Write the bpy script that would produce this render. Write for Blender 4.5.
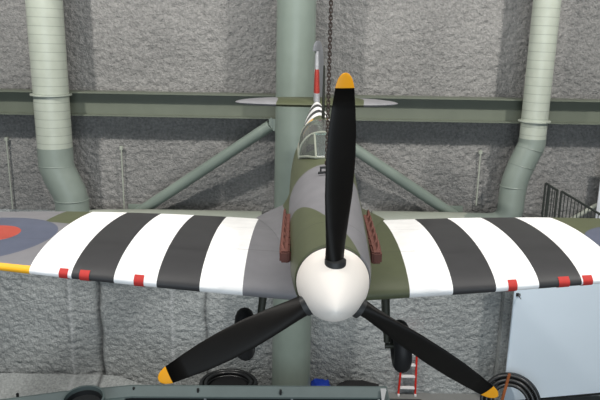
import bpy, bmesh, math, random
from mathutils import Vector, Matrix, Euler, noise
random.seed(7)
for o in list(bpy.data.objects):
    bpy.data.objects.remove(o)
SC = bpy.context.scene
COL = SC.collection
PI = math.pi
R = math.radians

# ------------------------------------------------------------------ camera
CAM_H = 9.34
cam = bpy.data.cameras.new('camera')
cam.lens = 655.5 / 600 * 36
cam.sensor_width = 36
cam.sensor_fit = 'HORIZONTAL'
cam.clip_end = 200
camo = bpy.data.objects.new('camera', cam)
COL.objects.link(camo)
_p, _r = R(14.09), R(0.997)
_ri, _up, _fw = Vector((1, 0, 0)), Vector((0, math.sin(_p), math.cos(_p))), Vector((0, math.cos(_p), -math.sin(_p)))
_x = _ri * math.cos(_r) + _up * math.sin(_r)
_y = _up * math.cos(_r) - _ri * math.sin(_r)
camo.matrix_world = Matrix.Translation((0, 0, CAM_H)) @ Matrix((_x, _y, -_fw)).transposed().to_4x4()
SC.camera = camo

# ------------------------------------------------------------------ world, lamps, exposure
w = bpy.data.worlds.new('hall_ambient')
SC.world = w
w.use_nodes = True
w.node_tree.nodes['Background'].inputs[0].default_value = (0.80, 0.90, 1.0, 1)
w.node_tree.nodes['Background'].inputs[1].default_value = 0.085


def area(name, loc, target, sx, sy, power, color):
    l = bpy.data.lights.new(name, 'AREA')
    l.shape = 'RECTANGLE'
    l.size, l.size_y, l.energy, l.color = sx, sy, power, color
    o = bpy.data.objects.new(name, l)
    COL.objects.link(o)
    o.location = loc
    o.rotation_euler = (Vector(target) - Vector(loc)).to_track_quat('-Z', 'Y').to_euler()
    return o


area('roof_light', (0, 6, 17), (0, 7.0, 0), 9, 7, 800, (1.0, 0.97, 0.92))
area('roof_lamp', (-8, 6.5, 16.5), (-3.5, 16, 8), 0.55, 0.55, 1250, (1.0, 0.96, 0.90))
area('roof_lamp', (8, 6.5, 16.5), (3.5, 16, 8), 0.55, 0.55, 1250, (1.0, 0.96, 0.90))
area('daylight_fill', (0, -8, 7.5), (0, 16, 2.0), 14, 9, 1550, (0.82, 0.92, 1.0))  # bluish fill added behind the camera for the lower wall; no opening is modelled

SC.view_settings.view_transform = 'Standard'
SC.view_settings.look = 'None'
SC.view_settings.exposure = 0.0
SC.view_settings.gamma = 1.0
SC.view_settings.use_curve_mapping = False


# ------------------------------------------------------------------ helpers: materials
def lin(c):
    return tuple(((v / 255) / 12.92 if v / 255 <= 0.04045 else ((v / 255 + 0.055) / 1.055) ** 2.4) for v in c) + (1,)


class G:
    """small wrapper that writes node maths as expressions"""
    def __init__(s, nt, sock): s.nt, s.s = nt, sock

    def _op(s, op, *a):
        n = s.nt.nodes.new('ShaderNodeMath')
        n.operation = op
        for i, v in enumerate((s,) + a):
            if isinstance(v, G): s.nt.links.new(v.s, n.inputs[i])
            else: n.inputs[i].default_value = v
        return G(s.nt, n.outputs[0])

    def __add__(s, o): return s._op('ADD', o)
    def __sub__(s, o): return s._op('SUBTRACT', o)
    def __mul__(s, o): return s._op('MULTIPLY', o)
    def __truediv__(s, o): return s._op('DIVIDE', o)
    def gt(s, o): return s._op('GREATER_THAN', o)
    def lt(s, o): return s._op('LESS_THAN', o)
    def abs(s): return s._op('ABSOLUTE')
    def floor(s): return s._op('FLOOR')
    def mod(s, o): return s._op('FLOORED_MODULO', o)
    def sqrt(s): return s._op('SQRT')
    def max(s, o): return s._op('MAXIMUM', o)


def mat(name, color=(0.5, 0.5, 0.5, 1), rough=0.6, metal=0.0, spec=0.4, mottle=0.0, mscale=6.0, bump=0.0, bscale=40.0):
    m = bpy.data.materials.new(name)
    m.use_nodes = True
    nt = m.node_tree
    b = nt.nodes['Principled BSDF']
    b.inputs['Base Color'].default_value = color
    b.inputs['Roughness'].default_value = rough
    b.inputs['Metallic'].default_value = metal
    b.inputs['Specular IOR Level'].default_value = spec
    tc = nt.nodes.new('ShaderNodeTexCoord')
    if mottle:
        n = nt.nodes.new('ShaderNodeTexNoise')
        n.inputs['Scale'].default_value = mscale
        n.inputs['Detail'].default_value = 6
        nt.links.new(tc.outputs['Object'], n.inputs['Vector'])
        mx = nt.nodes.new('ShaderNodeMixRGB')
        mx.inputs[1].default_value = tuple(v * (1 - mottle) for v in color[:3]) + (1,)
        mx.inputs[2].default_value = tuple(min(1, v * (1 + mottle)) for v in color[:3]) + (1,)
        nt.links.new(n.outputs[0], mx.inputs[0])
        nt.links.new(mx.outputs[0], b.inputs['Base Color'])
    if bump:
        n = nt.nodes.new('ShaderNodeTexNoise')
        n.inputs['Scale'].default_value = bscale
        n.inputs['Detail'].default_value = 4
        nt.links.new(tc.outputs['Object'], n.inputs['Vector'])
        bp = nt.nodes.new('ShaderNodeBump')
        bp.inputs['Strength'].default_value = bump
        bp.inputs['Distance'].default_value = 0.02
        nt.links.new(n.outputs[0], bp.inputs['Height'])
        nt.links.new(bp.outputs[0], b.inputs['Normal'])
    return m


def paint(name, fn, rough=0.6, spec=0.35, wear=0.08):
    """paint laid out on the thing itself: fn(x, y, z, mix, base) gives the colour socket"""
    m = bpy.data.materials.new(name)
    m.use_nodes = True
    nt = m.node_tree
    b = nt.nodes['Principled BSDF']
    b.inputs['Roughness'].default_value = rough
    b.inputs['Specular IOR Level'].default_value = spec
    tc = nt.nodes.new('ShaderNodeTexCoord')
    sp = nt.nodes.new('ShaderNodeSeparateXYZ')
    nt.links.new(tc.outputs['Object'], sp.inputs[0])
    x, y, z = (G(nt, sp.outputs[i]) for i in range(3))

    def mix(f, a, c):
        n = nt.nodes.new('ShaderNodeMixRGB')
        for i, v in enumerate((f, a, c)):
            if isinstance(v, G): nt.links.new(v.s, n.inputs[i])
            else: n.inputs[i].default_value = v
        return G(nt, n.outputs[0])
    col = fn(x, y, z, mix)
    ns = nt.nodes.new('ShaderNodeTexNoise')
    ns.inputs['Scale'].default_value = 5
    ns.inputs['Detail'].default_value = 7
    nt.links.new(tc.outputs['Object'], ns.inputs['Vector'])
    mr = nt.nodes.new('ShaderNodeMapRange')
    mr.inputs[1].default_value, mr.inputs[2].default_value = 0.3, 0.7
    mr.inputs[3].default_value, mr.inputs[4].default_value = 1 - wear, 1 + wear
    nt.links.new(ns.outputs[0], mr.inputs[0])
    mm = nt.nodes.new('ShaderNodeMixRGB')
    mm.blend_type = 'MULTIPLY'
    mm.inputs[0].default_value = 1
    nt.links.new(col.s, mm.inputs[1])
    nt.links.new(mr.outputs[0], mm.inputs[2])
    nt.links.new(mm.outputs[0], b.inputs['Base Color'])
    return m


# ------------------------------------------------------------------ helpers: meshes
class MB:
    def __init__(s): s.bm = bmesh.new(); s.mi = 0

    def _f(s, vs):
        try:
            f = s.bm.faces.new(vs); f.material_index = s.mi
        except ValueError: pass

    def loft(s, rings, caps=True, closed=True):
        vr = [[s.bm.verts.new(p) for p in r] for r in rings]
        n = len(vr[0])
        for a, b in zip(vr, vr[1:]):
            for i in range(n if closed else n - 1):
                j = (i + 1) % n
                s._f((a[i], a[j], b[j], b[i]))
        if caps and closed:
            s._f(vr[0][::-1]); s._f(vr[-1])
        return s

    def tube(s, pts, r, n=12, caps=True, closed=False):
        pts = [Vector(p) for p in pts]
        rs = r if isinstance(r, (list, tuple)) else [r] * len(pts)
        rings = []
        up = None
        m = len(pts)
        for i, p in enumerate(pts):
            if closed: t = (pts[(i + 1) % m] - pts[i - 1]).normalized()
            else: t = (pts[min(i + 1, m - 1)] - pts[max(i - 1, 0)]).normalized()
            if up is None:
                up = t.orthogonal().normalized()
            up = (up - t * up.dot(t)).normalized()
            sd = t.cross(up)
            rings.append([p + (up * math.cos(2 * PI * k / n) + sd * math.sin(2 * PI * k / n)) * rs[i] for k in range(n)])
        if closed: rings.append(rings[0]); caps = False
        s.loft(rings, caps)
        if closed: bmesh.ops.remove_doubles(s.bm, verts=s.bm.verts, dist=1e-5)
        return s

    def ring(s, c, axis, rad, r, seg=32, n=8, sx=1.0):
        ax = Vector(axis).normalized()
        u = ax.orthogonal().normalized()
        v = ax.cross(u)
        rings = []
        for i in range(seg + 1):
            a = 2 * PI * i / seg
            d = u * math.cos(a) + v * math.sin(a)
            ctr = Vector(c) + d * rad
            rings.append([ctr + d * r * math.cos(2 * PI * k / n) + ax * r * sx * math.sin(2 * PI * k / n) for k in range(n)])
        return s.loft(rings, caps=False)

    def box(s, c, d, rot=None, bevel=0.0):
        t = bmesh.new()
        bmesh.ops.create_cube(t, size=1)
        bmesh.ops.scale(t, vec=d, verts=t.verts)
        if bevel: bmesh.ops.bevel(t, geom=t.edges[:], offset=bevel, segments=2, affect='EDGES')
        M = Matrix.Translation(c) @ (rot if rot is not None else Matrix())
        mp = {v: s.bm.verts.new(M @ v.co) for v in t.verts}
        for f in t.faces: s._f([mp[v] for v in f.verts])
        t.free()
        return s

    def prism(s, poly, a, b):
        """poly: points of one side, moved by vector to make the other"""
        return s.loft([[Vector(p) + Vector(a) for p in poly], [Vector(p) + Vector(b) for p in poly]])

    def lathe(s, prof, origin, axis, n=40):
        ax = Vector(axis).normalized(); u = ax.orthogonal().normalized(); v = ax.cross(u)
        o = Vector(origin)
        return s.loft([[o + ax * h + (u * math.cos(2 * PI * k / n) + v * math.sin(2 * PI * k / n)) * max(r, 1e-4) for k in range(n)] for h, r in prof])

    def build(s, name, m, parent=None, smooth=True, angle=40, loc=None):
        me = bpy.data.meshes.new(name)
        bmesh.ops.recalc_face_normals(s.bm, faces=s.bm.faces)
        s.bm.to_mesh(me); s.bm.free()
        for q in (m if isinstance(m, (list, tuple)) else [m]): me.materials.append(q)
        if smooth:
            me.polygons.foreach_set('use_smooth', [True] * len(me.polygons))
            me.set_sharp_from_angle(angle=R(angle))
        o = bpy.data.objects.new(name, me)
        COL.objects.link(o)
        if parent: o.parent = parent
        if loc: o.location = loc
        return o


def tag(o, label=None, cat=None, group=None, kind=None):
    if label: o['label'] = label
    if cat: o['category'] = cat
    if group: o['group'] = group
    if kind: o['kind'] = kind
    return o


def empty(name, loc, label, cat, group=None):
    o = bpy.data.objects.new(name, None)
    o.empty_display_size = 0.2
    COL.objects.link(o)
    o.location = loc
    return tag(o, label, cat, group)


def arc_path(pts, rad, n=8):
    """polyline with rounded corners"""
    pts = [Vector(p) for p in pts]
    out = [pts[0]]
    for a, b, c in zip(pts, pts[1:], pts[2:]):
        d1, d2 = (a - b), (c - b)
        k = min(rad, d1.length * .48, d2.length * .48)
        p, q = b + d1.normalized() * k, b + d2.normalized() * k
        for i in range(n + 1):
            t = i / n
            out.append(p * (1 - t) ** 2 + b * 2 * t * (1 - t) + q * t * t)
    out.append(pts[-1])
    return out


# ------------------------------------------------------------------ materials
def shotcrete():
    m = mat('sprayed_concrete', (0.25, 0.245, 0.235, 1), rough=0.95, spec=0.1)
    nt = m.node_tree; b = nt.nodes['Principled BSDF']
    tc = nt.nodes.new('ShaderNodeTexCoord')
    cols = []
    for sc, det in ((0.55, 5), (17.0, 3)):
        n = nt.nodes.new('ShaderNodeTexNoise')
        n.inputs['Scale'].default_value = sc; n.inputs['Detail'].default_value = det
        nt.links.new(tc.outputs['Object'], n.inputs['Vector']); cols.append(G(nt, n.outputs[0]))
    f = cols[0] * 0.40 + cols[1] * 0.60
    rp = nt.nodes.new('ShaderNodeValToRGB')
    rp.color_ramp.elements[0].position = .3; rp.color_ramp.elements[0].color = (0.165, 0.165, 0.162, 1)
    rp.color_ramp.elements[1].position = .7; rp.color_ramp.elements[1].color = (0.36, 0.355, 0.345, 1)
    nt.links.new(f.s, rp.inputs[0])
    sp = nt.nodes.new('ShaderNodeSeparateXYZ'); nt.links.new(tc.outputs['Object'], sp.inputs[0])
    X, Z = G(nt, sp.outputs[0]), G(nt, sp.outputs[2])

    def mixc(fac, a, c, blend='MIX'):
        n = nt.nodes.new('ShaderNodeMixRGB'); n.blend_type = blend
        for i, v in enumerate((fac, a, c)):
            if isinstance(v, G): nt.links.new(v.s, n.inputs[i])
            else: n.inputs[i].default_value = v
        return G(nt, n.outputs[0])
    low = Z.lt(4.95)                                   # colour made paler and bluer below the duct line
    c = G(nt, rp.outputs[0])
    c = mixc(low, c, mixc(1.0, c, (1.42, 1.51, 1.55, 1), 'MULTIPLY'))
    wv = X + (Z * 5.0)._op('SINE') * -0.02
    for gx, wd, k in ((-5.25, .075, .8), (-2.44, .06, .65)):      # dark joints between the sprayed bays
        c = mixc(((wv - gx).abs() / wd * -1.0 + 1.0).max(0.0) * low * k, c, (0.05, 0.05, 0.05, 1))
    for gx, wd in ((-5.98, .09), (-3.31, .09)):
        c = mixc(((wv - gx).abs() / wd * -1.0 + 1.0).max(0.0) * low * .5, c, (0.6, 0.62, 0.63, 1))
    nt.links.new(c.s, b.inputs['Base Color'])
    n = nt.nodes.new('ShaderNodeTexNoise'); n.inputs['Scale'].default_value = 24; n.inputs['Detail'].default_value = 5
    nt.links.new(tc.outputs['Object'], n.inputs['Vector'])
    bp = nt.nodes.new('ShaderNodeBump'); bp.inputs['Strength'].default_value = 1.0; bp.inputs['Distance'].default_value = 0.05
    nt.links.new(n.outputs[0], bp.inputs['Height']); nt.links.new(bp.outputs[0], b.inputs['Normal'])
    return m


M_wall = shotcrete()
M_floor = mat('floor_concrete', (0.22, 0.225, 0.22, 1), 0.7, mottle=.2, mscale=1.5)
M_steel = mat('grey_green_steel_paint', (0.215, 0.26, 0.228, 1), 0.35, mottle=.10, mscale=3)
M_beam = mat('beam_green_paint', (0.135, 0.152, 0.118, 1), 0.5, mottle=.12, mscale=3)
M_ductpaint = mat('duct_green_paint', (0.225, 0.265, 0.235, 1), 0.4, mottle=.10, mscale=4)
M_hpipe = mat('pale_duct_paint', (0.36, 0.385, 0.33, 1), 0.45, mottle=.10, mscale=4)


def duct_metal():
    def fn(x, y, z, mix):
        s = (z + x * .02).mod(0.185)
        return mix(s.lt(0.014), (0.42, 0.455, 0.39, 1), (0.28, 0.31, 0.265, 1))
    m = paint('spiral_duct_metal', fn, rough=.38, spec=.5, wear=.05)
    return m


M_duct = duct_metal()
M_black = mat('black_blade_paint', (0.005, 0.0042, 0.0035, 1), 0.5, spec=.2, mottle=.3, mscale=8)
M_yellow = mat('yellow_tip_paint', lin((236, 160, 20)), 0.5)
M_spinner = mat('white_spinner_paint', (0.78, 0.73, 0.68, 1), 0.65, spec=.2, mottle=.03, mscale=4)
M_rust = mat('rusty_exhaust_metal', (0.125, 0.045, 0.034, 1), 0.75, mottle=.35, mscale=14)
M_rubber = mat('black_rubber', (0.010, 0.010, 0.011, 1), 0.55, spec=.3)
M_dark = mat('dark_metal', (0.02, 0.021, 0.022, 1), 0.5, spec=.4)
M_chain = mat('rusty_chain_metal', (0.05, 0.033, 0.026, 1), 0.6, mottle=.4, mscale=30)
M_hull = mat('blue_grey_hull_steel', (0.095, 0.125, 0.125, 1), 0.5, mottle=.15, mscale=2.5)
M_hulldark = mat('shaded_hull_steel', (0.012, 0.014, 0.016, 1), 0.7)  # hull steel darkened: shade inside hull and vent is put into the colour
M_gear = mat('gear_leg_paint', (0.022, 0.024, 0.017, 1), 0.5)
M_lightgrey = mat('light_grey_paint', (0.36, 0.37, 0.38, 1), 0.6)
M_red = mat('red_ladder_paint', lin((215, 40, 25)), 0.5)
M_alu = mat('aluminium', (0.8, 0.8, 0.8, 1), 0.5, metal=.0)
M_panel = mat('pale_blue_panel', (0.76, 0.87, 0.97, 1), 0.6, mottle=.03, mscale=1)
M_rail = mat('dark_green_railing_paint', (0.035, 0.04, 0.035, 1), 0.5)
M_hose = mat('black_hose', (0.013, 0.014, 0.015, 1), 0.32, spec=.6)
M_blue = mat('blue_plastic', lin((25, 60, 170)), 0.5, bump=.3)
M_bag = mat('black_canvas', (0.012, 0.012, 0.013, 1), 0.8, bump=.4)
M_wood = mat('orange_brown_wood', lin((150, 85, 45)), 0.6, mottle=.3)
M_redpatch = mat('red_fabric_patch', lin((178, 45, 40)), 0.7, mottle=.12, mscale=25)

# ------------------------------------------------------------------ setting: wall and floor
WY = 16.0


def build_wall():
    x0, x1, z0, z1, st = -11.5, 11.5, 0.0, 13.0, 0.036
    nx, nz = int((x1 - x0) / st), int((z1 - z0) / st)
    vs, fs = [], []
    for j in range(nz + 1):
        z = z0 + (z1 - z0) * j / nz
        for i in range(nx + 1):
            x = x0 + (x1 - x0) * i / nx
            v = Vector((x, 3.1, z))
            q = Vector((x + .35 * z, 3.1, z * 1.25))
            h = noise.noise(q * 4.6) * 0.008 + noise.noise(q * 10.5) * 0.034 + noise.noise(q * 17) * 0.020 + noise.noise(v * .9) * 0.04
            if z < 5.0:
                h += noise.noise(q * 8.5 + Vector((5, 0, 0))) * 0.014
                for gx in (-5.25, -2.44): h -= 0.16 * math.exp(-((x - gx - .02 * math.sin(z * 5)) / 0.07) ** 2) * (1 if gx < -5 else .6)
                for gx in (-5.98, -3.31): h += 0.05 * math.exp(-((x - gx) / 0.06) ** 2)
            vs.append((x, WY - 0.02 - h, z))
    for j in range(nz):
        for i in range(nx):
            a = j * (nx + 1) + i
            fs.append((a, a + 1, a + nx + 2, a + nx + 1))
    # a back and closing sides, so the wall has thickness
    n = len(vs)
    vs += [(x0, WY + .4, z0), (x1, WY + .4, z0), (x1, WY + .4, z1), (x0, WY + .4, z1)]
    fs.append((n + 3, n + 2, n + 1, n))
    me = bpy.data.meshes.new('wall_back')
    me.from_pydata(vs, [], fs)
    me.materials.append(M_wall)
    me.polygons.foreach_set('use_smooth', [True] * len(me.polygons))
    o = bpy.data.objects.new('wall_back', me)
    COL.objects.link(o)
    tag(o, kind='structure')


build_wall()
tag(MB().box((0, 4.5, -0.1), (24, 24, 0.2)).build('floor', M_floor, smooth=False), kind='structure')

# sprayed concrete toe sloping out from the wall foot at left
def build_toe():
    vs, fs = [], []
    nx, nk = 150, 40
    for k in range(nk + 1):
        t = k / nk
        for i in range(nx + 1):
            x = -10.5 + 7.0 * i / nx
            u = min(1.0, (-3.5 - x) / 1.6); u = u * u * (3 - 2 * u)
            y, z = 15.95 - 1.7 * t * u - .05, .42 * u * (1 - t) ** 1.6
            q = Vector((x + .3 * z, y * 1.0, z))
            h = noise.noise(q * 9) * .04 + noise.noise(q * 16) * .02
            vs.append((x, y - h * .6, max(0, z + h * .8) if k < nk else 0))
    for k in range(nk):
        for i in range(nx):
            a = k * (nx + 1) + i
            fs.append((a, a + 1, a + nx + 2, a + nx + 1))
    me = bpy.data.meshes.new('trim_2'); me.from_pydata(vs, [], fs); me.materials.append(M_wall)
    me.polygons.foreach_set('use_smooth', [True] * len(me.polygons))
    o = bpy.data.objects.new('trim_2', me); COL.objects.link(o); tag(o, kind='structure')


build_toe()

# thin conduits running up the wall
for x, za, zb, lab in ((-7.2, 5.0, 6.72, 'thin pale conduit on the wall, left of the left duct'),
                       (-4.4, 5.0, 6.55, 'thin pale conduit on the wall between left duct and left brace'),
                       (4.40, 5.3, 6.60, 'thin pale conduit on the wall left of the right duct')):
    c = MB().tube([(x, WY - .14, za), (x, WY - .14, zb)], .018, 8).box((x, WY - .12, zb + .04), (.08, .08, .1), bevel=.01).build('conduit', M_hpipe)
    tag(c, lab, 'conduit', 'conduits on the wall')

# ------------------------------------------------------------------ steelwork
colm = empty('steel_column', (-0.15, 14.95, 0), 'thick round grey-green steel column standing behind the fighter', 'column')
MB().tube([(0, 0, 0), (0, 0, 13)], [.49, .415], 48).build('shaft', M_steel, colm)
MB().lathe([(0, .62), (.04, .62), (.04, .49)], (0, 0, 0), (0, 0, 1)).build('base_plate', M_steel, colm, angle=30)

beam = empty('steel_beam', (0, 15.55, 7.44), 'long horizontal green I-beam crossing the concrete wall behind the tail', 'beam')
MB().box((0, 0, .265), (23, .03, .50)).build('web', M_beam, beam, smooth=False)
MB().box((0, -.02, .53), (23, .50, .035), bevel=.006).build('flange', M_beam, beam, smooth=False)
MB().box((0, -.02, 0), (23, .36, .035), bevel=.006).build('flange', M_beam, beam, smooth=False)
for s, a, b, lab in ((-1, (-0.72, 15.15, 7.30), (-4.05, 15.64, 4.98), 'diagonal tubular steel brace descending left from the column'),
                     (1, (0.42, 15.15, 7.32), (3.83, 15.64, 5.08), 'diagonal tubular steel brace descending right from the column')):
    root = empty('diagonal_brace', a, lab, 'brace', 'diagonal braces')
    A = Vector((0, 0, 0)); B = Vector(b) - Vector(a)
    MB().tube([A, B], .135, 24).build('tube', M_steel, root)
    d = B.normalized()
    MB().box(A - d * .03, (.04, .05, .34), Matrix.Rotation(0, 4, 'Y')).box(A + Vector((-.06 * s, 0, .02)), (.18, .03, .28)).build('end_plate', M_steel, root, smooth=False)
    MB().box(B + Vector((0, .10, .02)), (.42, .05, .42), bevel=.006).build('foot_plate', M_steel, root, smooth=False)

# ------------------------------------------------------------------ ducts
dl = empty('air_duct', (-5.695, 15.0, 5.0), 'wide round ventilation duct hanging down the wall at left', 'duct', 'ventilation ducts')
O = Vector((-5.695, 15.0, 5.0))
MB().tube([(0, 0, 8), (0, 0, 1.70)], .392, 40).build('spiral_pipe', M_duct, dl)
MB().tube([(0, 0, 1.74), (0, 0, 1.30), (0.08, 0, 1.06), (.26, 0, .66), (.305, 0, .45), (.305, 0, .18)], [.398, .398, .396, .390, .388, .388], 40).build('painted_offset', M_ductpaint, dl)
MB().tube([(.305, 0, .24), (.305, 0, .0)], .40, 40).build('collar', M_ductpaint, dl)
MB().tube(arc_path([(.305, 0, .05), (.305, 0, -.12), (.75, .05, -.10), (2.0, .1, -.08), (4.79, .1, -.08)], .5), .33, 32).build('horizontal_run', M_hpipe, dl)
f = MB()
f.lathe([(0, .39), (0, .455), (.03, .455), (.03, .39)], (0, 0, 2.93), (0, 0, 1)).build('flange', M_duct, dl, angle=30)

dr = empty('air_duct', (5.325, 15.0, 5.0), 'narrower round ventilation duct at right that bends towards the column', 'duct', 'ventilation ducts')
MB().tube([(0.02, 0, 8), (0, 0, 2.10)], .295, 40).build('spiral_pipe', M_duct, dr)
p = arc_path([(0, 0, 2.14), (0, 0, 1.98), (-.165, 0, 1.60), (-.335, 0, 1.06), (-.355, 0, .02), (-1.4, .1, .0), (-3.55, .1, 0)], .62)
MB().tube(p, .303, 36).build('painted_offset', M_ductpaint, dr)
MB().tube([(-1.35, .095, 0), (-3.60, .1, 0)], .308, 32).build('horizontal_run', M_hpipe, dr)
MB().lathe([(0, .29), (0, .36), (.03, .36), (.03, .29)], (0, 0, 2.52), (0, 0, 1)).build('flange', M_duct, dr, angle=30)
for z, xx in ((1.90, -.03), (1.5, -.19), (1.0, -.34)):
    MB().ring((xx, 0, z), (.25 if z > 1 else .03, 0, 1), .303, .012, 36, 6).build('seam', M_ductpaint, dr)
for z, xx in ((1.32, .0), (.50, .30)):
    MB().ring((xx, 0, z), (0, 0, 1), .396, .012, 36, 6).build('seam', M_ductpaint, dl)

# ------------------------------------------------------------------ the fighter aircraft
T = Vector((0.273, 4.772, -1.912 + CAM_H))
AC = empty('fighter_aircraft', T, 'single-seat propeller fighter with black and white wing stripes, hung nose-on in the hall', 'aeroplane')
AM = Matrix.Rotation(R(-0.101), 3, 'Z') @ Matrix.Rotation(R(1.946), 3, 'X') @ Matrix.Rotation(R(-0.316), 3, 'Y')
AC.rotation_euler = AM.to_euler()


def world(p): return T + AM @ Vector(p)


GREY = (0.175, 0.173, 0.186, 1)
GREEN = (0.080, 0.090, 0.049, 1)
WHITE = (0.86, 0.86, 0.86, 1)
BLK = (0.034, 0.034, 0.036, 1)
BLUE = (0.085, 0.097, 0.14, 1)
ROUNDRED = lin((165, 72, 60))
S0, SW, YLE, C0, ZLE, TD, HS = 0.841, 0.434, 1.375, 2.428, -0.708, 0.0708, 5.6


def ell(s): return math.sqrt(max(0.0, 1 - (s / HS) ** 2)) / 0.98


def wing_paint(x, y, z, mix):
    a = x.abs()
    # camouflage
    left = x.lt(0)
    wob = (x * 2.3)._op('SINE') * 0.12
    inner = mix(left, GREEN, GREY)                         # inner wing: grey to the viewer's left, green to the right
    outL = mix((y + wob).gt(2.62) * (x + wob).gt(-3.45), GREY, GREEN)
    outR = mix((y + wob * 0.5).gt(2.2), GREY, GREEN)
    out = mix(left, outR, outL)
    c = mix(a.gt(S0 + SW * 5), inner, out)
    # roundel
    for sx, mask in ((-3.68, 1), (3.62, 1)):
        r = ((x - sx) * (x - sx) + (y - 2.22) * (y - 2.22)).sqrt()
        c = mix(r.lt(0.66), c, BLUE)
        c = mix(r.lt(0.265), c, ROUNDRED)
    # yellow leading edge outboard of the stripes
    yl = (a / HS)
    e = ((yl * yl) * -1.0 + 1.0).max(0.0).sqrt() / 0.98
    le = (e * -1.0 + 1.0) * (0.25 * C0) + YLE
    c = mix((y - le).lt(0.055) * a.gt(2.0), c, lin((240, 175, 30)))
    # stripes
    k = ((a - S0) / SW).floor()
    st = mix(k.mod(2.0).gt(0.5), WHITE, BLK)
    c = mix(a.gt(S0) * a.lt(S0 + 5 * SW), c, st)
    # panel lines
    ch = (y - le) / (e * C0)
    ln = (ch - 0.30).abs().lt(0.0018)._op('MAXIMUM', (ch - 0.66).abs().lt(0.0016))
    return mix(ln * 0.45, c, (0.03, 0.03, 0.03, 1))


M_wing = paint('wing_paint', wing_paint, rough=.55, spec=.35, wear=.06)


def fus_paint(x, y, z, mix):
    wob = (x * 5)._op('SINE') * 0.05
    f1 = (y + x * 2.0 + wob).lt(0.66)
    c = mix(f1, GREY, GREEN)
    c = mix((y + z * .55 + x.abs() * .5).gt(2.62), c, GREEN)
    c = mix(x.gt(0.31) * z.lt(0.2) * y.lt(2.2), c, GREEN)
    k = ((y - 5.15) / 0.46).floor()
    st = mix(k.mod(2.0).gt(0.5), WHITE, BLK)
    c = mix(y.gt(5.15) * y.lt(5.15 + 0.46 * 5), c, st)
    r = ((y - 5.0) * (y - 5.0) + (z - 0.08) * (z - 0.08)).sqrt()
    c = mix(r.lt(0.46), c, lin((225, 170, 40)))
    c = mix(r.lt(0.40), c, lin((50, 60, 110)))
    c = mix(r.lt(0.27), c, (0.75, 0.75, 0.75, 1))
    c = mix(r.lt(0.20), c, lin((170, 50, 40)))
    return mix((y - 0.62).abs().lt(.0035)._op('MAXIMUM', (y - 2.28).abs().lt(.0035)) * .5, c, (0.02, 0.02, 0.02, 1))


M_fus = paint('fuselage_paint', fus_paint, rough=.5, spec=.4, wear=.07)
M_tail = paint('tail_paint', lambda x, y, z, mix: mix((x + (y * 3)._op('SINE') * .08).abs().lt(0.82), (0.23, 0.23, 0.245, 1), GREEN), rough=.55)


def fin_paint(x, y, z, mix):
    c = (0.30, 0.31, 0.33, 1)
    c = mix(z.gt(0.60) * z.lt(1.02) * y.lt(8.32), c, lin((150, 48, 40)))
    return mix(z.gt(0.60) * z.lt(1.02) * y.gt(8.02) * y.lt(8.18), c, (.6, .6, .6, 1))


M_fin = paint('fin_paint', fin_paint, rough=.55)

# fuselage
SEC = [  # y, half width, top, bottom, widest z, top exponent, bottom exponent
    (0.17, .285, .285, -.30, 0, 2.0, 2.0), (0.19, .305, .31, -.34, 0, 2.0, 2.0), (.35, .328, .335, -.42, 0, 2.15, 2.1), (.7, .352, .36, -.56, -.02, 2.3, 2.2),
    (1.2, .372, .39, -.66, -.04, 2.3, 2.3), (1.8, .388, .425, -.72, -.06, 2.2, 2.3), (2.3, .40, .455, -.74, -.08, 2.1, 2.3), (2.6, .405, .475, -.74, -.08, 2.1, 2.2),
    (2.95, .41, .50, -.74, -.08, 2.3, 2.2), (3.5, .41, .51, -.72, -.08, 2.4, 2.1), (3.95, .40, .53, -.69, -.06, 2.3, 2.1), (4.02, .398, .66, -.68, -.05, 1.75, 2.1),
    (4.5, .375, .63, -.63, -.02, 1.55, 2.0), (5.15, .335, .575, -.54, .02, 1.7, 2.0), (5.9, .285, .535, -.44, .06, 1.7, 2.0), (6.7, .225, .505, -.32, .11, 1.8, 2.0),
    (7.4, .155, .475, -.20, .15, 1.9, 2.0), (8.0, .10, .43, -.08, .19, 2.0, 2.0), (8.6, .05, .36, .06, .21, 2.0, 2.0), (8.95, .02, .29, .16, .22, 2, 2)]


def fring(y, hw, zt, zb, zm, nt, nb, n=56):
    out = []
    for k in range(n):
        a = 2 * PI * k / n
        c, s = math.cos(a), math.sin(a)
        e = nt if s >= 0 else nb
        X = hw * math.copysign(abs(c) ** (2 / e), c)
        Z = zm + (zt - zm if s >= 0 else zm - zb) * math.copysign(abs(s) ** (2 / e), s)
        out.append((X, y, Z))
    return out


def fus_hw(y):
    for a, b in zip(SEC, SEC[1:]):
        if a[0] <= y <= b[0]:
            t = (y - a[0]) / (b[0] - a[0]); return a[1] + (b[1] - a[1]) * t
    return .02


MB().loft([fring(*q) for q in SEC]).build('fuselage', M_fus, AC, angle=35)
# cowling ring edge and panel fasteners
MB().ring((0, .165, 0), (0, 1, 0), .285, .012, 48, 6).build('cowling_ring', M_dark, AC)


# wings
def airfoil(n, t, cam):
    up, lo = [], []
    for i in range(n + 1):
        x = 0.5 * (1 - math.cos(PI * i / n))
        yt = 5 * t * (.2969 * math.sqrt(x) - .126 * x - .3516 * x * x + .2843 * x ** 3 - .1036 * x ** 4)
        yc = cam * 4 * x * (1 - x)
        up.append((x, yc + yt)); lo.append((x, yc - yt))
    return up + lo[-2:0:-1]


def wing_ring(s, sgn):
    e = ell(s)
    c = C0 * e
    le = YLE + .25 * C0 * (1 - e)
    t = .135 - .07 * s / HS
    return [(sgn * s, le + x * c, ZLE + TD * s + z * c) for x, z in airfoil(26, t, .018)]


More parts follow.
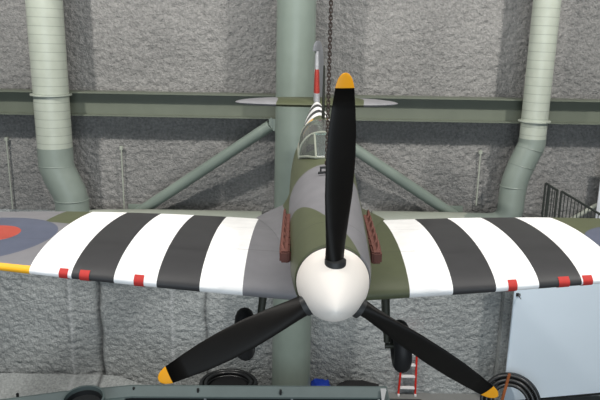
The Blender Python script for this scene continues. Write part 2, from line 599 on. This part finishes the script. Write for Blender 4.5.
def wing_top(s, y):
    e = ell(s); c = C0 * e; le = YLE + .25 * C0 * (1 - e)
    x = min(1, max(0, (y - le) / c)); t = .135 - .07 * s / HS
    yt = 5 * t * (.2969 * math.sqrt(x) - .126 * x - .3516 * x * x + .2843 * x ** 3 - .1036 * x ** 4)
    return ZLE + TD * s + (yt + .018 * 4 * x * (1 - x)) * c


STN = [.25, .55] + [S0 + SW * .5 * i for i in range(11)] + [3.3, 3.6, 3.9, 4.2, 4.5, 4.8, 5.05, 5.25, 5.4, 5.5, 5.56, 5.59]
for sgn in (-1, 1):
    wg = MB().loft([wing_ring(s, sgn) for s in STN]).build('wing', M_wing, AC, angle=50)
    # red fabric patches over the gun ports, wrapped round the leading edge
    for s, w_ in (((2.66, .09), (2.445, .10), (1.89, .10)) if sgn < 0 else ((1.878, .09), (2.40, .11), (2.64, .10))):
        rg = []
        for ss in (s - w_ / 2, s + w_ / 2):
            e = ell(ss); c = C0 * e; le = YLE + .25 * C0 * (1 - e); t = .135 - .07 * ss / HS
            pr = []
            for i in range(-8, 7):
                x = (i / 8) ** 2 * .05
                yt = 5 * t * (.2969 * math.sqrt(x) - .126 * x - .3516 * x * x) * (1 if i >= 0 else -1)
                pr.append(Vector((sgn * ss, le + x * c - .004, ZLE + TD * ss + (yt + .072 * x) * c + .004 * (1 if i > 0 else -1))))
            rg.append(pr)
        tag(MB().loft(rg, closed=False).build('gun_patch', M_redpatch, wg), 'red fabric patch')
    # wing root fillet
    rings = []
    N = 26
    for i in range(N + 1):
        y = 1.85 + (4.45 - 1.85) * i / N
        te = YLE + C0 * 1.02
        u = max(0, (y - 1.85) / (te - 1.85))
        ext = .025 + .45 * min(u, 1) ** 1.5
        if y > te: ext *= max(0.0, 1 - (y - te) / (4.5 - te)) ** .8
        hw = fus_hw(y)
        zf = -.42 + .34 * min(u, 1) ** 1.2
        sw = hw + ext
        zw = wing_top(sw, min(y, te - .01)) + .004 + max(0, y - te) * .12
        p0, p1, p2 = Vector((hw - .02, y, zf)), Vector((hw + .03, y, zw + .02)), Vector((sw, y, zw))
        row = [p0 * (1 - t) ** 2 + p1 * 2 * t * (1 - t) + p2 * t * t for t in [k / 10 for k in range(11)]]
        row += [Vector((sw, y, zw - .03)), Vector((hw - .05, y, zw - .03))]
        rings.append([(sgn * q.x, q.y, q.z) for q in row])
    M_fil = paint('fillet_paint', (lambda x, y, z, mix: mix((z + (y - 2.6) * .12).gt(-.32), GREY, GREEN)) if sgn < 0 else (lambda x, y, z, mix: mix(y.gt(30), GREEN, GREEN)), rough=.5)
    MB().loft(rings).build('wing_root_fillet', M_fil, AC, angle=50)

# spinner and propeller
prof = []
for i in range(25):
    t = i / 24
    prof.append((-.16 + .555 * t, .292 * (1 - t ** 1.6) ** .76 if t < 1 else 0.002))
prof = [(-.165, .275)] + prof
MB().lathe(prof, (0, 0, 0), (0, -1, 0), 64).build('spinner', M_spinner, AC, angle=60)
BST = [(.14, .165, .13, 50), (.26, .17, .115, 46), (.36, .185, .085, 42), (.52, .213, .062, 37), (.75, .243, .044, 31), (1.0, .245, .033, 27), (1.2, .224, .027, 24), (1.36, .188, .021, 22),
       (1.519, .147, .019, 21), (1.521, .147, .019, 21), (1.55, .132, .016, 21), (1.58, .11, .014, 20), (1.60, .085, .011, 20), (1.618, .05, .008, 20), (1.624, .015, .004, 20)]
for k in range(3):
    b = MB()
    rings = []
    rot = Matrix.Rotation(R((1.5, 124.4, 239.8)[k]), 3, 'Y') * (1.024, 1.012, .998)[k]
    for r, c, t, tw in BST:
        ring = []
        ca, sa = math.cos(R(tw)), math.sin(R(tw))
        for i in range(20):
            a = 2 * PI * i / 20
            u = .5 * c * math.cos(a); v = .5 * t * math.sin(a) * (1 - .3 * math.cos(a))
            # leading edge to -x (top blade) and forward
            x = u * ca - v * sa; y = u * sa + v * ca
            ring.append(rot @ Vector((x, y, r)))
        rings.append(ring)
    i0 = 9
    b.mi = 0; b.loft(rings[:i0], caps=False)
    b.mi = 1; b.loft(rings[i0 - 1:], caps=True)
    bmesh.ops.remove_doubles(b.bm, verts=b.bm.verts, dist=1e-6)
    pb = b.build('propeller_blade', [M_black, M_yellow], AC, angle=60)
    pb['label'] = 'black propeller blade with yellow tip'
    # dark cut-out collar where the blade leaves the spinner
    d = (rot @ Vector((0, 0, 1))).normalized()
    MB().lathe([(.20, .085), (.262, .082), (.268, .02)], (0, -.03, 0), d, 28).build('blade_cuff', M_dark, AC)

# exhaust stacks
for s in (-1, 1):
    ex = MB().box((s * .40, 1.15, .035), (.085, 1.12, .105), Matrix.Rotation(R(0), 4, 'X'), bevel=.015).build('exhaust_stack', M_rust, AC)
    ex['label'] = 'rusty exhaust stack'
    for i in range(6):
        y = .62 + i * .185
        pts = [(s * .37, y, .03), (s * .405, y + .02, .035), (s * .425, y + .10, .045), (s * .43, y + .21, .05)]
        m = MB()
        rings = []
        for q, (w1, h1) in zip(pts, ((.06, .055), (.055, .06), (.04, .065), (.03, .075))):
            rings.append([(q[0] + w1 * .6 * math.cos(2 * PI * k / 14), q[1] + (.03 * math.cos(2 * PI * k / 14) * -s if q[0] * s < .41 else 0), q[2] + h1 * math.sin(2 * PI * k / 14)) for k in range(14)])
        m.loft(rings).build('exhaust_stub', M_rust, ex)

# cockpit: windscreen, canopy, frames, seat back, mast, lifting lug
def glass():
    m = bpy.data.materials.new('perspex')
    m.use_nodes = True
    nt = m.node_tree
    nt.nodes.clear()
    o = nt.nodes.new('ShaderNodeOutputMaterial'); t = nt.nodes.new('ShaderNodeBsdfTransparent'); g = nt.nodes.new('ShaderNodeBsdfGlossy'); mx = nt.nodes.new('ShaderNodeMixShader')
    fr = nt.nodes.new('ShaderNodeFresnel'); fr.inputs[0].default_value = 1.7
    t.inputs[0].default_value = (.66, .74, .70, 1); g.inputs['Roughness'].default_value = .16
    ad = nt.nodes.new('ShaderNodeMath'); ad.operation = 'MULTIPLY_ADD'; ad.inputs[1].default_value = .75; ad.inputs[2].default_value = .12
    nt.links.new(fr.outputs[0], ad.inputs[0]); nt.links.new(ad.outputs[0], mx.inputs[0])
    df = nt.nodes.new('ShaderNodeBsdfDiffuse'); df.inputs[0].default_value = (.55, .57, .54, 1)
    m2 = nt.nodes.new('ShaderNodeMixShader'); m2.inputs[0].default_value = .13          # pale diffuse share mixed into the perspex
    nt.links.new(t.outputs[0], m2.inputs[1]); nt.links.new(df.outputs[0], m2.inputs[2])
    nt.links.new(m2.outputs[0], mx.inputs[1]); nt.links.new(g.outputs[0], mx.inputs[2]); nt.links.new(mx.outputs[0], o.inputs[0])
    return m


M_glass = glass()


def arch(y, hw, z0, zt, n=22, e=2.3, lean=0.0):
    out = []
    for k in range(n + 1):
        a = PI * k / n
        c, s = math.cos(a), math.sin(a)
        z = z0 + (zt - z0) * abs(s) ** (2 / e)
        out.append(Vector((hw * math.copysign(abs(c) ** (2 / e), c), y + lean * (zt - z), z)))
    return out


WA = arch(3.0, .295, .38, .70)
CAN = [arch(3.0, .295, .38, .70), arch(3.25, .305, .38, .745), arch(3.55, .305, .38, .75), arch(3.85, .295, .39, .72), arch(4.03, .28, .40, .675)]
cp = MB().loft(CAN, closed=False).build('canopy', M_glass, AC, angle=60)
M_frame = mat('canopy_frame_paint', (0.26, 0.28, 0.23, 1), 0.5)
for ring_ in (CAN[0], CAN[-1]):
    MB().tube(ring_, .017, 8).build('canopy_frame', M_frame, cp)
for s in (-1, 1):
    MB().tube([(s * .295, 3.0, .40), (s * .305, 3.5, .40), (s * .28, 4.03, .42)], .018, 8).build('canopy_rail', M_frame, cp)
# windscreen: flat armoured front pane and two curved quarter panes
ws = MB()
base = [Vector((-.10, 2.60, .475)), Vector((.10, 2.60, .475))]
topp = [Vector((-.115, 2.97, .68)), Vector((.115, 2.97, .68))]
M_armour = glass(); M_armour.name = 'armoured_glass'
M_armour.node_tree.nodes['Transparent BSDF'].inputs[0].default_value = (.45, .62, .58, 1)
th = Vector((0, .03, .02))
fr = MB().loft([[base[0], base[1], topp[1], topp[0]], [base[0] + th, base[1] + th, topp[1] + th, topp[0] + th]]).build('windscreen', M_armour, AC, smooth=False)
for s in (-1, 1):
    half = [v for v in (WA if s > 0 else WA[::-1])][:9]
    rows = []
    for t in [i / 6 for i in range(7)]:
        p_front = Vector((s * (.10 + .015 * t), 2.60 + .37 * t, .475 + .205 * t))
        p_back = half[min(8, int(round(t * 8)))]
        rows.append([p_front.lerp(p_back, u / 5) + Vector((s * .03 * math.sin(PI * u / 5), 0, .0)) for u in range(6)])
    MB().loft(rows, closed=False).build('quarter_pane', M_glass, fr, angle=60)
    MB().tube([(s * .10, 2.60, .475), (s * .115, 2.97, .68)], .012, 8).build('windscreen_post', M_frame, fr)
    MB().tube([(s * .10, 2.60, .478), (s * .2, 2.75, .46), (s * .295, 3.0, .40)], .014, 8).build('windscreen_sill', M_frame, fr)
MB().tube([(-.11, 2.60, .478), (.11, 2.60, .478)], .013, 8).build('windscreen_sill', M_frame, fr)
st = MB().box((0, 3.86, .50), (.34, .05, .28), bevel=.02).build('seat_back', M_dark, AC)
MB().box((0, 3.82, .60), (.20, .06, .12), bevel=.03).build('headrest', M_dark, st)
MB().box((0, 3.04, .46), (.42, .04, .17), bevel=.02).build('instrument_panel', M_dark, AC)
MB().tube([(.03, 4.55, .60), (.03, 4.56, 1.36)], [.024, .012], 10).build('radio_mast', M_gear, AC)
lug = MB().tube([(-.06, 2.02, .44), (-.06, 2.02, .50), (.06, 2.02, .50), (.06, 2.02, .44)], .014, 8)
lug.tube([(-.09, 1.96, .455), (.02, 1.96, .47)], .013, 8).tube([(-.07, 2.06, .49), (.03, 2.06, .50)], .012, 8)
lug.build('lifting_lug', M_dark, AC)

# tail
def tail_ring(s, sgn):
    e = math.sqrt(max(1e-4, 1 - (s / 1.56) ** 2.6))
    c = 1.18 * e
    return [(sgn * s, 7.55 + .35 * (1 - e) + x * c, .40 + z * c) for x, z in airfoil(14, .125, 0)]


for sgn in (-1, 1):
    MB().loft([tail_ring(s, sgn) for s in (.02, .3, .6, .9, 1.15, 1.3, 1.42, 1.5, 1.54, 1.556)]).build('tailplane', M_tail, AC, angle=50)


def vring(z, y0, y1, t, piv=None, ang=0):
    pts = [(v * (y1 - y0), y0 + x * (y1 - y0), z) for x, v in airfoil(10, t / (y1 - y0), 0)]
    if piv:
        rm = Matrix.Rotation(ang, 3, 'Z')
        pts = [tuple(rm @ (Vector(q) - Vector((0, piv, z))) + Vector((0, piv, z))) for q in pts]
    return pts


MB().loft([vring(.36, 7.42, 8.42, .13), vring(.55, 7.62, 8.42, .12), vring(.85, 7.85, 8.42, .10), vring(1.15, 8.05, 8.42, .085), vring(1.34, 8.18, 8.42, .07)]).build('fin', M_fin, AC, angle=50)
M_rud = mat('rudder_paint', (0.20, 0.21, 0.23, 1), .6, mottle=.08)
A_ = R(-15)
MB().loft([vring(z, y0, y1, t, 8.40, A_) for z, y0, y1, t in ((.15, 8.44, 8.92, .06), (.5, 8.42, 9.0, .07), (.9, 8.42, 9.02, .07), (1.2, 8.42, 8.97, .065), (1.345, 8.42, 8.9, .06),
                                                        (1.35, 8.12, 8.88, .075), (1.43, 8.14, 8.82, .07), (1.50, 8.24, 8.70, .05), (1.53, 8.34, 8.58, .03))]).build('rudder', M_rud, AC, angle=50)

# undercarriage
for sgn, zc in ((-1, -1.28), (1, -1.40)):
    xw = .85 if sgn < 0 else .835
    lg = MB().tube([(sgn * .64, 1.72, -.70), (sgn * (xw - .15), 1.70, zc + .05)], [.045, .036], 16).build('landing_gear_leg', M_gear, AC)
    MB().tube([(sgn * (xw - .17), 1.70, zc), (sgn * (xw + .06), 1.70, zc)], .03, 12).build('axle', M_gear, lg)
    MB().box((sgn * (xw - .19), 1.80, (zc - .72) / 2), (.018, .24, abs(zc + .85)), Matrix.Rotation(R(-5.0 * sgn), 4, 'Y'), bevel=.006).build('gear_door', M_gear, lg)
    wh = MB().ring((sgn * xw, 1.70, zc), (1, .0, .06), .19, .095, 40, 14).build('wheel', M_rubber, AC)
    MB().lathe([(-.06, .02), (-.06, .15), (-.03, .16), (.03, .16), (.06, .15), (.06, .02)], (sgn * xw, 1.70, zc), (1, 0, .06), 28).build('wheel_hub', M_dark, wh, angle=30)
# underwing radiators and carburettor intake
for sgn in (-1, 1):
    MB().box((sgn * 1.35, 2.75, -.74), (.55, 1.0, .2), bevel=.04).build('radiator', M_lightgrey, AC)
MB().box((0, 1.55, -.78), (.22, .7, .16), bevel=.05).build('air_intake', M_lightgrey, AC)
# small white tab under the wing
MB().box((-2.17, 1.56, -.61), (.06, .03, .03), bevel=.005).build('pitot_bracket', M_lightgrey, AC)

# lifting chain from the roof to the nose lug
c0 = world((0, 2.02, .515))
m = MB()
zz, k = c0.z, 0
while zz < 12.9:
    pts = []
    for i in range(12):
        a = 2 * PI * i / 12
        lx, lz = .0155 * math.cos(a), .0145 * math.sin(a) + (.011 if math.sin(a) > 0 else -.011)
        pts.append((c0.x + (lx if k % 2 else 0), c0.y + (0 if k % 2 else lx), zz + lz))
    t = MB()
    m.tube(pts, .0075, 6, closed=True) if False else None
    # closed link
    rings = []
    ctr = Vector((c0.x, c0.y, zz))
    for i in range(13):
        p_ = Vector(pts[i % 12]); q_ = Vector(pts[(i + 1) % 12]); o_ = Vector(pts[(i - 1) % 12])
        tg = (q_ - o_).normalized(); nn = Vector((0, 1, 0)) if k % 2 else Vector((1, 0, 0)); bb = tg.cross(nn)
        rings.append([p_ + (nn * math.cos(2 * PI * j / 6) + bb * math.sin(2 * PI * j / 6)) * .0068 for j in range(6)])
    m.loft(rings, caps=False)
    t.bm.free()
    zz += .035; k += 1
tag(m.build('chain', M_chain), 'rusty link chain hanging from the roof to the fighter nose', 'chain')

# ------------------------------------------------------------------ right side: panel, stair railing, banner
pn = empty('wall_panel', (5.22, 14.85, 0), 'large blank pale blue panel standing at right under the wing', 'panel')
ax = Vector((1, .19, 0)).normalized()
rz = Matrix.Rotation(math.atan2(ax.y, ax.x), 4, 'Z')
MB().box(ax * 2.5 + Vector((0, 0, 2.45)), (5.0, .07, 3.95), rz, bevel=.01).build('board', M_panel, pn, smooth=False)
MB().box(ax * 2.5 + Vector((0, .03, .43)), (5.0, .09, .05), rz).build('bottom_rail', M_dark, pn, smooth=False)
for d in (.12, 4.8):
    MB().box(ax * d + Vector((0, .12, 2.1)), (.08, .08, 4.2), rz).build('post', M_dark, pn, smooth=False)
hk = MB().tube([(0, 0, 0), (0, -.12, 0), (0, -.16, .04), (0, -.14, .09)], .012, 8).tube([(0, -.1, 0), (.05, -.12, -.06)], .008, 8).box((0, .01, 0), (.07, .03, .08))
tag(hk.build('wire_hook', M_dark, loc=(5.29, 14.80, 3.36)), 'small dark wire hook at the top left corner of the pale panel', 'hook')
tag(MB().box((0, 0, 2.2), (.24, .26, 4.4), bevel=.02).build('trim_1', M_wall, loc=(5.38, 15.72, 0)), kind='structure')

# stair flight (structure) and railing sections
tag(MB().prism([(5.55, 15.15, 5.10), (6.1, 15.15, 5.05), (8.4, 15.15, 3.7), (8.4, 15.15, 3.5), (5.9, 15.15, 4.75), (5.55, 15.15, 4.85)], (0, 0, 0), (0, .83, 0)).build('stair_flight', M_floor, smooth=False), kind='structure')


def railing(pa, pb, za, zb, n, lab):
    r_ = empty('stair_railing', (pa, 15.2, za), lab, 'railing', 'stair railings')
    L = pb - pa
    def top(x, base=False):
        return (zb[0 if not base else 1] - za0[0 if not base else 1]) * x / L + (za0[0 if not base else 1]) - za
    za0 = (za + 0.0, za - .0)
    return r_, L


for pa, pb, ta, tb, ba, bb, n, lab in ((5.82, 6.12, 6.04, 5.87, 5.09, 5.04, 5, 'short dark railing section at the stair head, beside the right duct'),
                                       (6.22, 8.28, 5.85, 4.70, 5.03, 3.83, 24, 'long dark stair railing sloping down to the right')):
    r_ = empty('stair_railing', (pa, 15.2, ba), lab, 'railing', 'stair railings')
    L = pb - pa
    dz, db = (tb - ta), (bb - ba)
    H0 = ta - ba
    MB().tube([(0, 0, H0), (L, 0, H0 + dz)], .028, 8).build('handrail', M_rail, r_)
    MB().tube([(0, 0, .12), (L, 0, .12 + db)], .018, 8).build('bottom_bar', M_rail, r_)
    for x in ((0, L) if L > 1 else (0, .09, L)):
        MB().box((x, 0, (H0 + (dz + db) * x / L) / 2), (.04, .04, H0 + (dz - db) * x / L + .02)).build('post', M_rail, r_, smooth=False)
    for i in range(1, n):
        x = L * i / n
        z0, z1 = .12 + db * x / L, H0 + dz * x / L
        MB().tube([(x, 0, z0), (x, 0, z1)], .011, 6).build('baluster', M_rail, r_)
tag(MB().tube([(6.75, 15.7, 5.02), (7.3, 15.7, 5.38), (8.6, 15.7, 5.95)], .06, 10).build('grab_rail', M_hpipe), 'pale pipe rail rising to the right behind the stair railing', 'rail')
bn = empty('banner', (7.22, 15.45, 4.9), 'white banner with blue blocks at the right edge beside the stairs', 'banner')
MB().box((.45, 0, .85), (.9, .03, 1.7)).build('sheet', mat('white_banner', (.62, .64, .68, 1), .7), bn, smooth=False)
MB().box((.49, -.018, 1.02), (.78, .01, .30)).build('blue_block', M_blue, bn, smooth=False)
MB().box((.49, -.018, 1.42), (.78, .01, .16)).build('blue_block', M_blue, bn, smooth=False)
MB().tube([(-.03, 0, 1.72), (.95, 0, 1.72)], .02, 8).build('rod', M_dark, bn)

# ------------------------------------------------------------------ floor level behind the hull
# ladder
ld = empty('step_ladder', (2.96, 15.80, 0), 'red step ladder with pale steps against the wall, behind the right wheel', 'ladder')
for s in (-1, 1):
    MB().box((s * .20, .0, .88), (.045, .07, 1.76), Matrix.Rotation(R(-3 * s * .6), 4, 'Y') @ Matrix.Rotation(R(3), 4, 'X'), bevel=.006).build('side_rail', M_red, ld, smooth=False)
    MB().box((s * .225, .01, .03), (.06, .1, .06), bevel=.01).build('foot', M_alu, ld)
for i in range(5):
    z = .24 + i * .34
    MB().box((0, -.02 - z * .03 + .05, z), (.40 - z * .055, .12, .035), bevel=.006).build('step', M_alu, ld)
MB().box((0, -.04, 1.76), (.30, .2, .05), bevel=.01).build('top_cap', M_red, ld)

# big tub of coiled hose
def hose_coil(name, loc, rads, lab, tilt=None, layers=5, r=.05):
    root = empty(name, loc, lab, 'hose coil', 'coils of black hose')
    if tilt: root.rotation_euler = tilt
    for li, R_ in enumerate(rads):
        pts = []
        for i in range(layers * 40 + 1):
            a = 2 * PI * i / 40
            pts.append((R_ * math.cos(a), R_ * math.sin(a), r + (i / 40) * r * 2.02))
        MB().tube(pts, r, 10).build('hose_winding', M_hose, root, angle=70)
    return root


hose_coil('hose_coil', (-1.74, 15.08, 0), (.70, .585), 'big black hose coil on the floor left of the column', layers=7, r=.05)
MB().lathe([(.0, .50), (.60, .50), (.62, .48), (.62, .02)], (0, 0, .0), (0, 0, 1), 40).build('coil_void_shade', M_rubber, bpy.data.objects['hose_coil'])  # black plug added to stand for the shaded void inside the open coil
hr = hose_coil('hose_coil', (5.28, 14.46, .70), (.66, .55, .44), 'black hose coil leaning upright at the corner of the pale panel', tilt=(R(72), 0, R(-25)), layers=3, r=.05)
tag(MB().box((0, 0, .935), (.06, .04, 1.86), Matrix.Rotation(R(9), 4, 'Y'), bevel=.006).build('timber_stick', M_wood, loc=(4.76, 13.72, 0)), 'orange-brown wooden stick leaning in the right hose coil', 'stick')

# blue bundle and black bag
def lump(name, c, d, m_, lab, cat, seed):
    b = bmesh.new()
    bmesh.ops.create_icosphere(b, subdivisions=4, radius=1)
    for v in b.verts:
        p_ = v.co.copy()
        q = Vector([math.copysign(abs(t) ** .6, t) for t in p_])
        q *= 1 + .16 * noise.noise(p_ * 2.2 + Vector((seed, 0, 0))) + .06 * noise.noise(p_ * 7 + Vector((seed, 3, 0)))
        v.co = Vector((q.x * d[0] / 2, q.y * d[1] / 2, max(q.z, -.96) * d[2] / 2 + d[2] / 2 * .96))
    s = MB(); s.bm.free(); s.bm = b
    tag(s.build(name, m_, loc=c), lab, cat)


lump('blue_bundle', (.61, 15.35, 0), (.54, .5, .66), M_blue, 'bright blue plastic bundle on the floor right of the column', 'bundle', 3)
lump('duffel_bag', (1.60, 15.35, 0), (1.22, .5, .62), M_bag, 'long black bag lying on the floor right of the blue bundle', 'bag', 9)
tag(MB().tube(arc_path([(-.9, 0, .03), (.75, 0, .03), (.82, -.25, .03), (.75, -.3, .03)], .08), .03, 10).build('floor_pipe', M_dark, loc=(2.55, 15.55, .0)), 'thin black pipe with a hooked end lying under the red ladder', 'pipe')
tag(MB().tube(arc_path([(0, 0, .02), (.25, .06, .02), (.5, -.02, .02), (.75, .05, .02)], .1), .02, 8).build('loose_cable', M_dark, loc=(3.75, 15.2, 0)), 'short dark cable lying loose on the floor right of the ladder', 'cable')

# ------------------------------------------------------------------ open steel hull along the bottom
HL = empty('landing_craft', (-1, 12.6, 0), 'blue-grey open-topped steel craft hull along the bottom edge', 'boat')
LO = Vector((-1, 12.6, 0))
def L_(p): return Vector(p) - LO
ztop = 1.86
# plan of the far rim, right corner to the rounded left end
PLAN = [(1.97, 9.0), (1.97, 13.03), (-3.6, 12.90), (-5.07, 12.58), (-6.2, 12.22), (-7.4, 11.4), (-8.4, 10.0), (-8.5, 9.0)]
outer = [L_((x, y, 0)) for x, y in PLAN]
sh = MB()
sh.loft([[p_ + Vector((0, 0, z)) for p_ in outer] for z in (.12, .5, ztop - .1)], closed=False)
sh.loft([[(p_ * .985) + Vector((0, 0, z)) for p_ in outer] for z in (.12, ztop - .1)], closed=False)
sh.build('hull_side', M_hulldark, HL, smooth=False)
# coaming strip with a sloped top, facing the inside
cm = MB()
secs = []
for i, p_ in enumerate(outer):
    a = outer[max(0, i - 1)]; c = outer[min(len(outer) - 1, i + 1)]
    t = (c - a).normalized(); nrm = Vector((-t.y, t.x, 0))     # towards the inside
    k = 1.25 if 0 < i < 2 else 1
    secs.append([p_ - nrm * .02 + Vector((0, 0, ztop)), p_ + nrm * .03 * k + Vector((0, 0, ztop)), p_ + nrm * .17 * k + Vector((0, 0, ztop - .17)), p_ + nrm * .17 * k + Vector((0, 0, ztop - .21)), p_ - nrm * .02 + Vector((0, 0, ztop - .21))])
cm.loft(secs).build('coaming', M_hull, HL, smooth=False)
MB().box(L_((-3.2, 10.9, .12)), (10.2, 3.9, .06)).build('hull_floor', M_hulldark, HL, smooth=False)
dk = MB().prism([L_((-3.7, 12.75, 1.62)), L_((-5.0, 12.6, 1.62)), L_((-6.3, 12.1, 1.62)), L_((-7.5, 11.2, 1.62)), L_((-8.2, 9.2, 1.62)), L_((-4.0, 9.2, 1.62))], (0, 0, 0), (0, 0, .05)).build('foredeck', M_hull, HL, smooth=False)
for x in (-2.0, -.1, 1.8):
    MB().box(L_((x, 12.86, 1.0)), (.05, .06, 1.3)).build('stanchion', M_lightgrey, HL, smooth=False)
for x in (-5.95, -3.55, -2.15, -.35):
    y = 12.52 if x < -5 else 12.84
    MB().box(L_((x, y, ztop - .07)), (.05, .05, .12), bevel=.01).build('cleat', M_dark, HL)
MB().prism([L_((1.83, 12.9, ztop - .02)), L_((1.95, 12.9, ztop - .02)), L_((2.05, 12.1, ztop - .45)), L_((1.85, 12.1, ztop - .45))], (0, 0, 0), (0, 0, .05)).build('corner_gusset', M_lightgrey, HL, smooth=False)
MB().lathe([(.02, .365), (.40, .365), (.405, .35), (.30, .345), (.29, .02)], (0, 0, 0), (0, -.12, 1), 36).build('vent_bore_shade', M_hulldark, HL, loc=L_((-4.36, 12.05, 1.60)))  # near-black sleeve: the shade inside the pipe mouth, put into its colour
vp = MB().lathe([(0, .40), (.42, .40), (.44, .43), (.48, .43), (.48, .385), (.1, .37)], (0, 0, 0), (.0, -.12, 1), 40).build('vent_pipe', M_hull, HL, loc=L_((-4.36, 12.05, 1.60)), angle=30)
